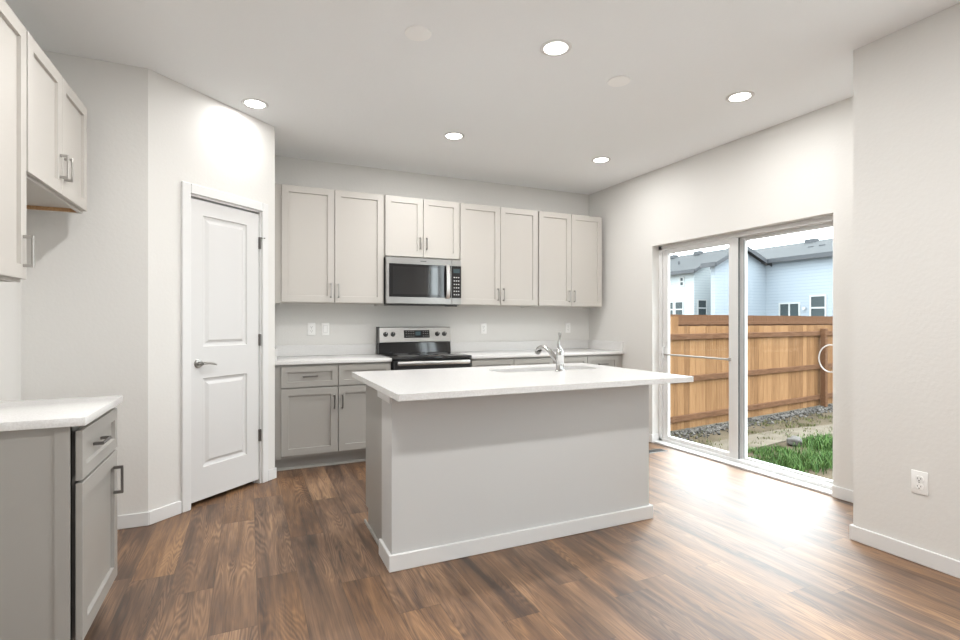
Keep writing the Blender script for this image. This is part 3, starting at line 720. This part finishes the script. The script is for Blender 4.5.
# gravel along the fence
STONE = mottled('gravel_grey', (0.020, 0.018, 0.016), (0.13, 0.120, 0.110), 14, 0.9, detail=2, lo=0.3, hi=0.7, spec=0.2)
m = MB(); bm = m.bm
for k in range(2600):
    s = random.uniform(-1.5, 7.5); d = abs(random.gauss(0, 0.16))+0.03
    p = FO + FU*s + Vector((FU.y, -FU.x, 0))*d; r = random.uniform(0.012, 0.030)
    mat = Matrix.Translation(p+Vector((0, 0, r*0.5+0.03*max(0, 0.3-d)))) @ Matrix.Rotation(random.uniform(0, 6), 4, Vector((random.random(), random.random(), random.random()+0.1)).normalized()) @ Matrix.Diagonal((r*random.uniform(0.8, 1.4), r, r*random.uniform(0.5, 0.8), 1))
    bmesh.ops.create_icosphere(bm, subdivisions=1, radius=1, matrix=mat)
GR = m.build('gravel', STONE, smooth=False); tag(GR, 'grey gravel strip along the bottom of the cedar fence', 'gravel', kind='stuff')
# grass and weeds
def grass_mat(name, c1, c2):
    m, N, L, b = newmat(name)
    g = N.new('ShaderNodeNewGeometry'); r = N.new('ShaderNodeValToRGB')
    r.color_ramp.elements[0].color = (*c1, 1); r.color_ramp.elements[1].color = (*c2, 1)
    L.new(g.outputs['Random Per Island'], r.inputs[0]); L.new(r.outputs[0], b.inputs['Base Color'])
    b.inputs['Roughness'].default_value = 0.7; b.inputs['Specular IOR Level'].default_value = 0.2
    return m
def blades(name, spots, mat, label, cat):
    verts = []; faces = []
    for (px, py, hh) in spots:
        a = random.uniform(0, 2*PI); lean = random.uniform(0.1, 0.7)*hh; wd = random.uniform(0.003, 0.006)
        dx, dy = math.cos(a), math.sin(a); nx, ny = -dy*wd, dx*wd
        i = len(verts)
        verts += [(px-nx, py-ny, GZ), (px+nx, py+ny, GZ), (px+dx*lean*0.35+nx*0.8, py+dy*lean*0.35+ny*0.8, GZ+hh*0.6), (px+dx*lean*0.35-nx*0.8, py+dy*lean*0.35-ny*0.8, GZ+hh*0.6), (px+dx*lean, py+dy*lean, GZ+hh)]
        faces += [(i, i+1, i+2, i+3), (i+3, i+2, i+4)]
    me = bpy.data.meshes.new(name); me.from_pydata(verts, [], faces); me.materials.append(mat)
    o = bpy.data.objects.new(name, me); C.objects.link(o); tag(o, label, cat, kind='stuff'); return o
spots = []
def inpath(x, y): return 4.9 < y < 5.4
for k in range(42000):
    x = random.uniform(4.3, 10.5); y = random.uniform(2.6, 5.1)
    # denser toward the right of the view, bare patches by a simple sum of waves
    f = math.sin(x*2.1+1.3)*math.sin(y*3.1+0.4) + 0.6*math.sin(x*5.3-y*4.1)
    edge = 4.72 - 0.10*(x-6.5) if x > 6 else 4.45
    if y > edge: continue
    if f < -0.12: continue
    if y > 4.15 and f < 0.1 and x < 7: continue
    spots.append((x, y, random.uniform(0.03, 0.085)))
for cx_, cy_ in ((7.35, 4.55), (7.7, 4.45), (7.1, 4.35), (6.1, 3.95), (6.4, 4.0)):
    for k in range(500): spots.append((random.gauss(cx_, 0.17), random.gauss(cy_, 0.13), random.uniform(0.07, 0.16)))
blades('grass', spots, grass_mat('fresh_grass', (0.0166, 0.0480, 0.0092), (0.0691, 0.1337, 0.0295)), 'patchy bright green grass in front of the fence', 'grass')
spots = []
for k in range(110):
    cx_ = random.uniform(4.6, 10); cy_ = random.uniform(4.9, 6.0)
    for q in range(random.randint(6, 26)): spots.append((random.gauss(cx_, 0.07), random.gauss(cy_, 0.05), random.uniform(0.02, 0.06)))
blades('weeds', spots, grass_mat('dry_weeds', (0.0369, 0.0508, 0.0148), (0.1199, 0.1154, 0.0461)), 'sparse yellow green weeds on the soil by the gravel', 'weeds')
m = MB(); bmesh.ops.create_icosphere(m.bm, subdivisions=3, radius=1)
for v in m.bm.verts:
    n_ = 1 + 0.12*math.sin(v.co.x*5+1)*math.sin(v.co.y*4) + 0.08*math.sin(v.co.z*7+v.co.x*3)
    v.co = Vector((v.co.x*0.115*n_+6.99, v.co.y*0.09*n_+4.70, v.co.z*0.075*n_+GZ+0.05))
tag(m.build('rock', mottled('rock_grey', (0.045, 0.040, 0.035), (0.075, 0.068, 0.062), 6, 0.9), angle=60), 'grey rock lying in the grass outside the slider', 'rock')

# neighbouring houses
def siding(name, c):
    m, N, L, b = newmat(name)
    g = N.new('ShaderNodeNewGeometry'); sp = N.new('ShaderNodeSeparateXYZ'); L.new(g.outputs['Position'], sp.inputs[0])
    d = N.new('ShaderNodeMath'); d.operation = 'DIVIDE'; d.inputs[1].default_value = 0.20; L.new(sp.outputs['Z'], d.inputs[0])
    f = N.new('ShaderNodeMath'); f.operation = 'FRACT'; L.new(d.outputs[0], f.inputs[0])
    l = N.new('ShaderNodeMath'); l.operation = 'LESS_THAN'; l.inputs[1].default_value = 0.10; L.new(f.outputs[0], l.inputs[0])
    mx = N.new('ShaderNodeMix'); mx.data_type = 'RGBA'; L.new(l.outputs[0], mx.inputs[0])
    mx.inputs[6].default_value = (*c, 1); mx.inputs[7].default_value = (c[0]*0.78, c[1]*0.78, c[2]*0.78, 1)
    L.new(mx.outputs[2], b.inputs['Base Color']); b.inputs['Roughness'].default_value = 0.7; b.inputs['Specular IOR Level'].default_value = 0.2
    bp = N.new('ShaderNodeBump'); bp.inputs['Strength'].default_value = 0.6; bp.inputs['Distance'].default_value = 0.02
    L.new(f.outputs[0], bp.inputs['Height']); L.new(bp.outputs[0], b.inputs['Normal'])
    return m
SIDA = siding('pale_siding', (0.3690, 0.4059, 0.4182)); SIDB = siding('blue_grey_siding', (0.2767, 0.3173, 0.3567))
SHING = mottled('roof_shingle', (0.0295, 0.0320, 0.0339), (0.0529, 0.0566, 0.0590), 9, 0.9, stretch=(1, 1, 4), detail=6, spec=0.1)
FASC = flat('dark_fascia', (0.0416, 0.0461, 0.0526), 0.6)
PANE = flat('house_window_glass', (0.0430, 0.0554, 0.0590), 0.25, 0, 0.2)
HTRIM = flat('house_window_trim', (0.3690, 0.3813, 0.3813), 0.6)
def gable_block(T, x0, x1, y0, y1, ze, zr, sid, ov=0.45, th=0.16, ridge=None, part='wall'):
    """walls with gables on the y faces, ridge along y"""
    xm = ridge if ridge is not None else (x0+x1)/2
    MB().prism([(x0, GZ), (x1, GZ), (x1, ze), (xm, zr), (x0, ze)], y0, y1, 'y').build('wall', sid, T)
    for xe, s in ((x0, -1), (x1, 1)):
        sl = (zr-ze)/abs(xm-xe)
        xo = xe+s*ov; zo = ze-sl*ov
        MB().prism([(xo, zo+0.02), (xm, zr+0.02), (xm, zr+0.02+th), (xo, zo+0.02+th)], y0-ov, y1+ov, 'y').build('roof', SHING, T)
        a, b_ = (xo-0.06, xo+0.04) if s < 0 else (xo-0.04, xo+0.06)
        MB().box(a, b_, y0-ov, y1+ov, zo-0.10, zo+0.16).build('gutter', FASC, T)
        for yy in (y0-ov-0.04,):
            MB().prism([(xo, zo-0.10), (xm, zr-0.10), (xm, zr+0.17), (xo, zo+0.17)], yy, yy+0.05, 'y').build('rake_board', FASC, T)
def house_window(T, axis, a, b0, b1, z0, z1, mull=True):
    m = MB(); p = MB()
    e = 0.09
    def bx(mb, u0, u1, w0, w1, d0, d1):
        if axis == 'x': mb.box(a-d1, a-d0, u0, u1, w0, w1)
        else: mb.box(u0, u1, a-d1, a-d0, w0, w1)
    bx(m, b0, b0+e, z0, z1, -0.02, 0.06); bx(m, b1-e, b1, z0, z1, -0.02, 0.06); bx(m, b0+e, b1-e, z0, z0+e, -0.02, 0.06); bx(m, b0+e, b1-e, z1-e, z1, -0.02, 0.06)
    if mull:
        c_ = (b0+b1)/2
        if (b1-b0) > (z1-z0)*0.8: bx(m, c_-0.05, c_+0.05, z0+e, z1-e, -0.02, 0.05)
        else: bx(m, b0+e, b1-e, (z0+z1)/2-0.05, (z0+z1)/2+0.05, -0.02, 0.05)
    f = m.build('window', HTRIM, T)
    bx(p, b0+e, b1-e, z0+e, z1-e, 0.0, 0.02); p.build('pane', PANE, f)
# pale house seen in the left pane
T = thing('house', 'pale white neighbour house with grey gable roof in the left pane', 'house', (34, 33, GZ))
gable_block(T, 31.03, 37.0, 28.74, 40.0, 5.25, 6.75, SIDA)
house_window(T, 'x', 31.03, 29.75, 30.65, 1.55, 2.85); house_window(T, 'x', 31.03, 30.75, 31.55, 1.55, 2.85)
house_window(T, 'x', 31.03, 29.7, 30.15, 4.0, 4.75)
house_window(T, 'y', 28.74, 31.35, 32.35, 1.6, 2.95)
for y_, x_ in ((31.2, 32.0), (34.0, 32.3)):
    MB().tube([(x_, y_, 5.6), (x_, y_, 6.15)], 0.07, 8).build('roof_vent', FASC, T)
for y_ in (30.5, 33.2, 36.5):
    MB().box(33.5, 33.95, y_, y_+0.6, 6.72, 7.02).build('roof_vent', FASC, T)
# blue-grey house in the right pane
T = thing('house', 'blue grey sided neighbour house behind the fence in right pane', 'house', (33, 18, GZ))
gable_block(T, 31.42, 38.6, 4.0, 26.8, 5.30, 6.55, SIDB, ov=0.4)
gable_block(T, 26.7, 31.42, 23.07, 23.4, 4.95, 6.0, SIDB, ov=0.4, ridge=28.9)
house_window(T, 'x', 31.42, 20.75, 22.15, 1.3, 2.45); house_window(T, 'x', 31.42, 19.15, 20.15, 1.3, 2.85)
for y_ in (21.8, 18.9, 15.8):
    MB().box(34.5, 34.95, y_, y_+0.7, 6.50, 6.82).build('roof_vent', FASC, T)
MB().tube([(33.2, 18.3, 5.8), (33.2, 18.3, 6.55)], 0.06, 8).build('roof_vent', FASC, T)
for y_ in (21.0, 20.3): MB().box(33.0, 33.3, y_, y_+0.3, 5.85, 6.1).build('roof_vent', FASC, T)
tag(MB().tube([(31.33, 20.45, 2.05), (31.25, 20.45, 2.05)], 0.1, 10).build('porch_light', HTRIM, T), 'small white wall lamp')
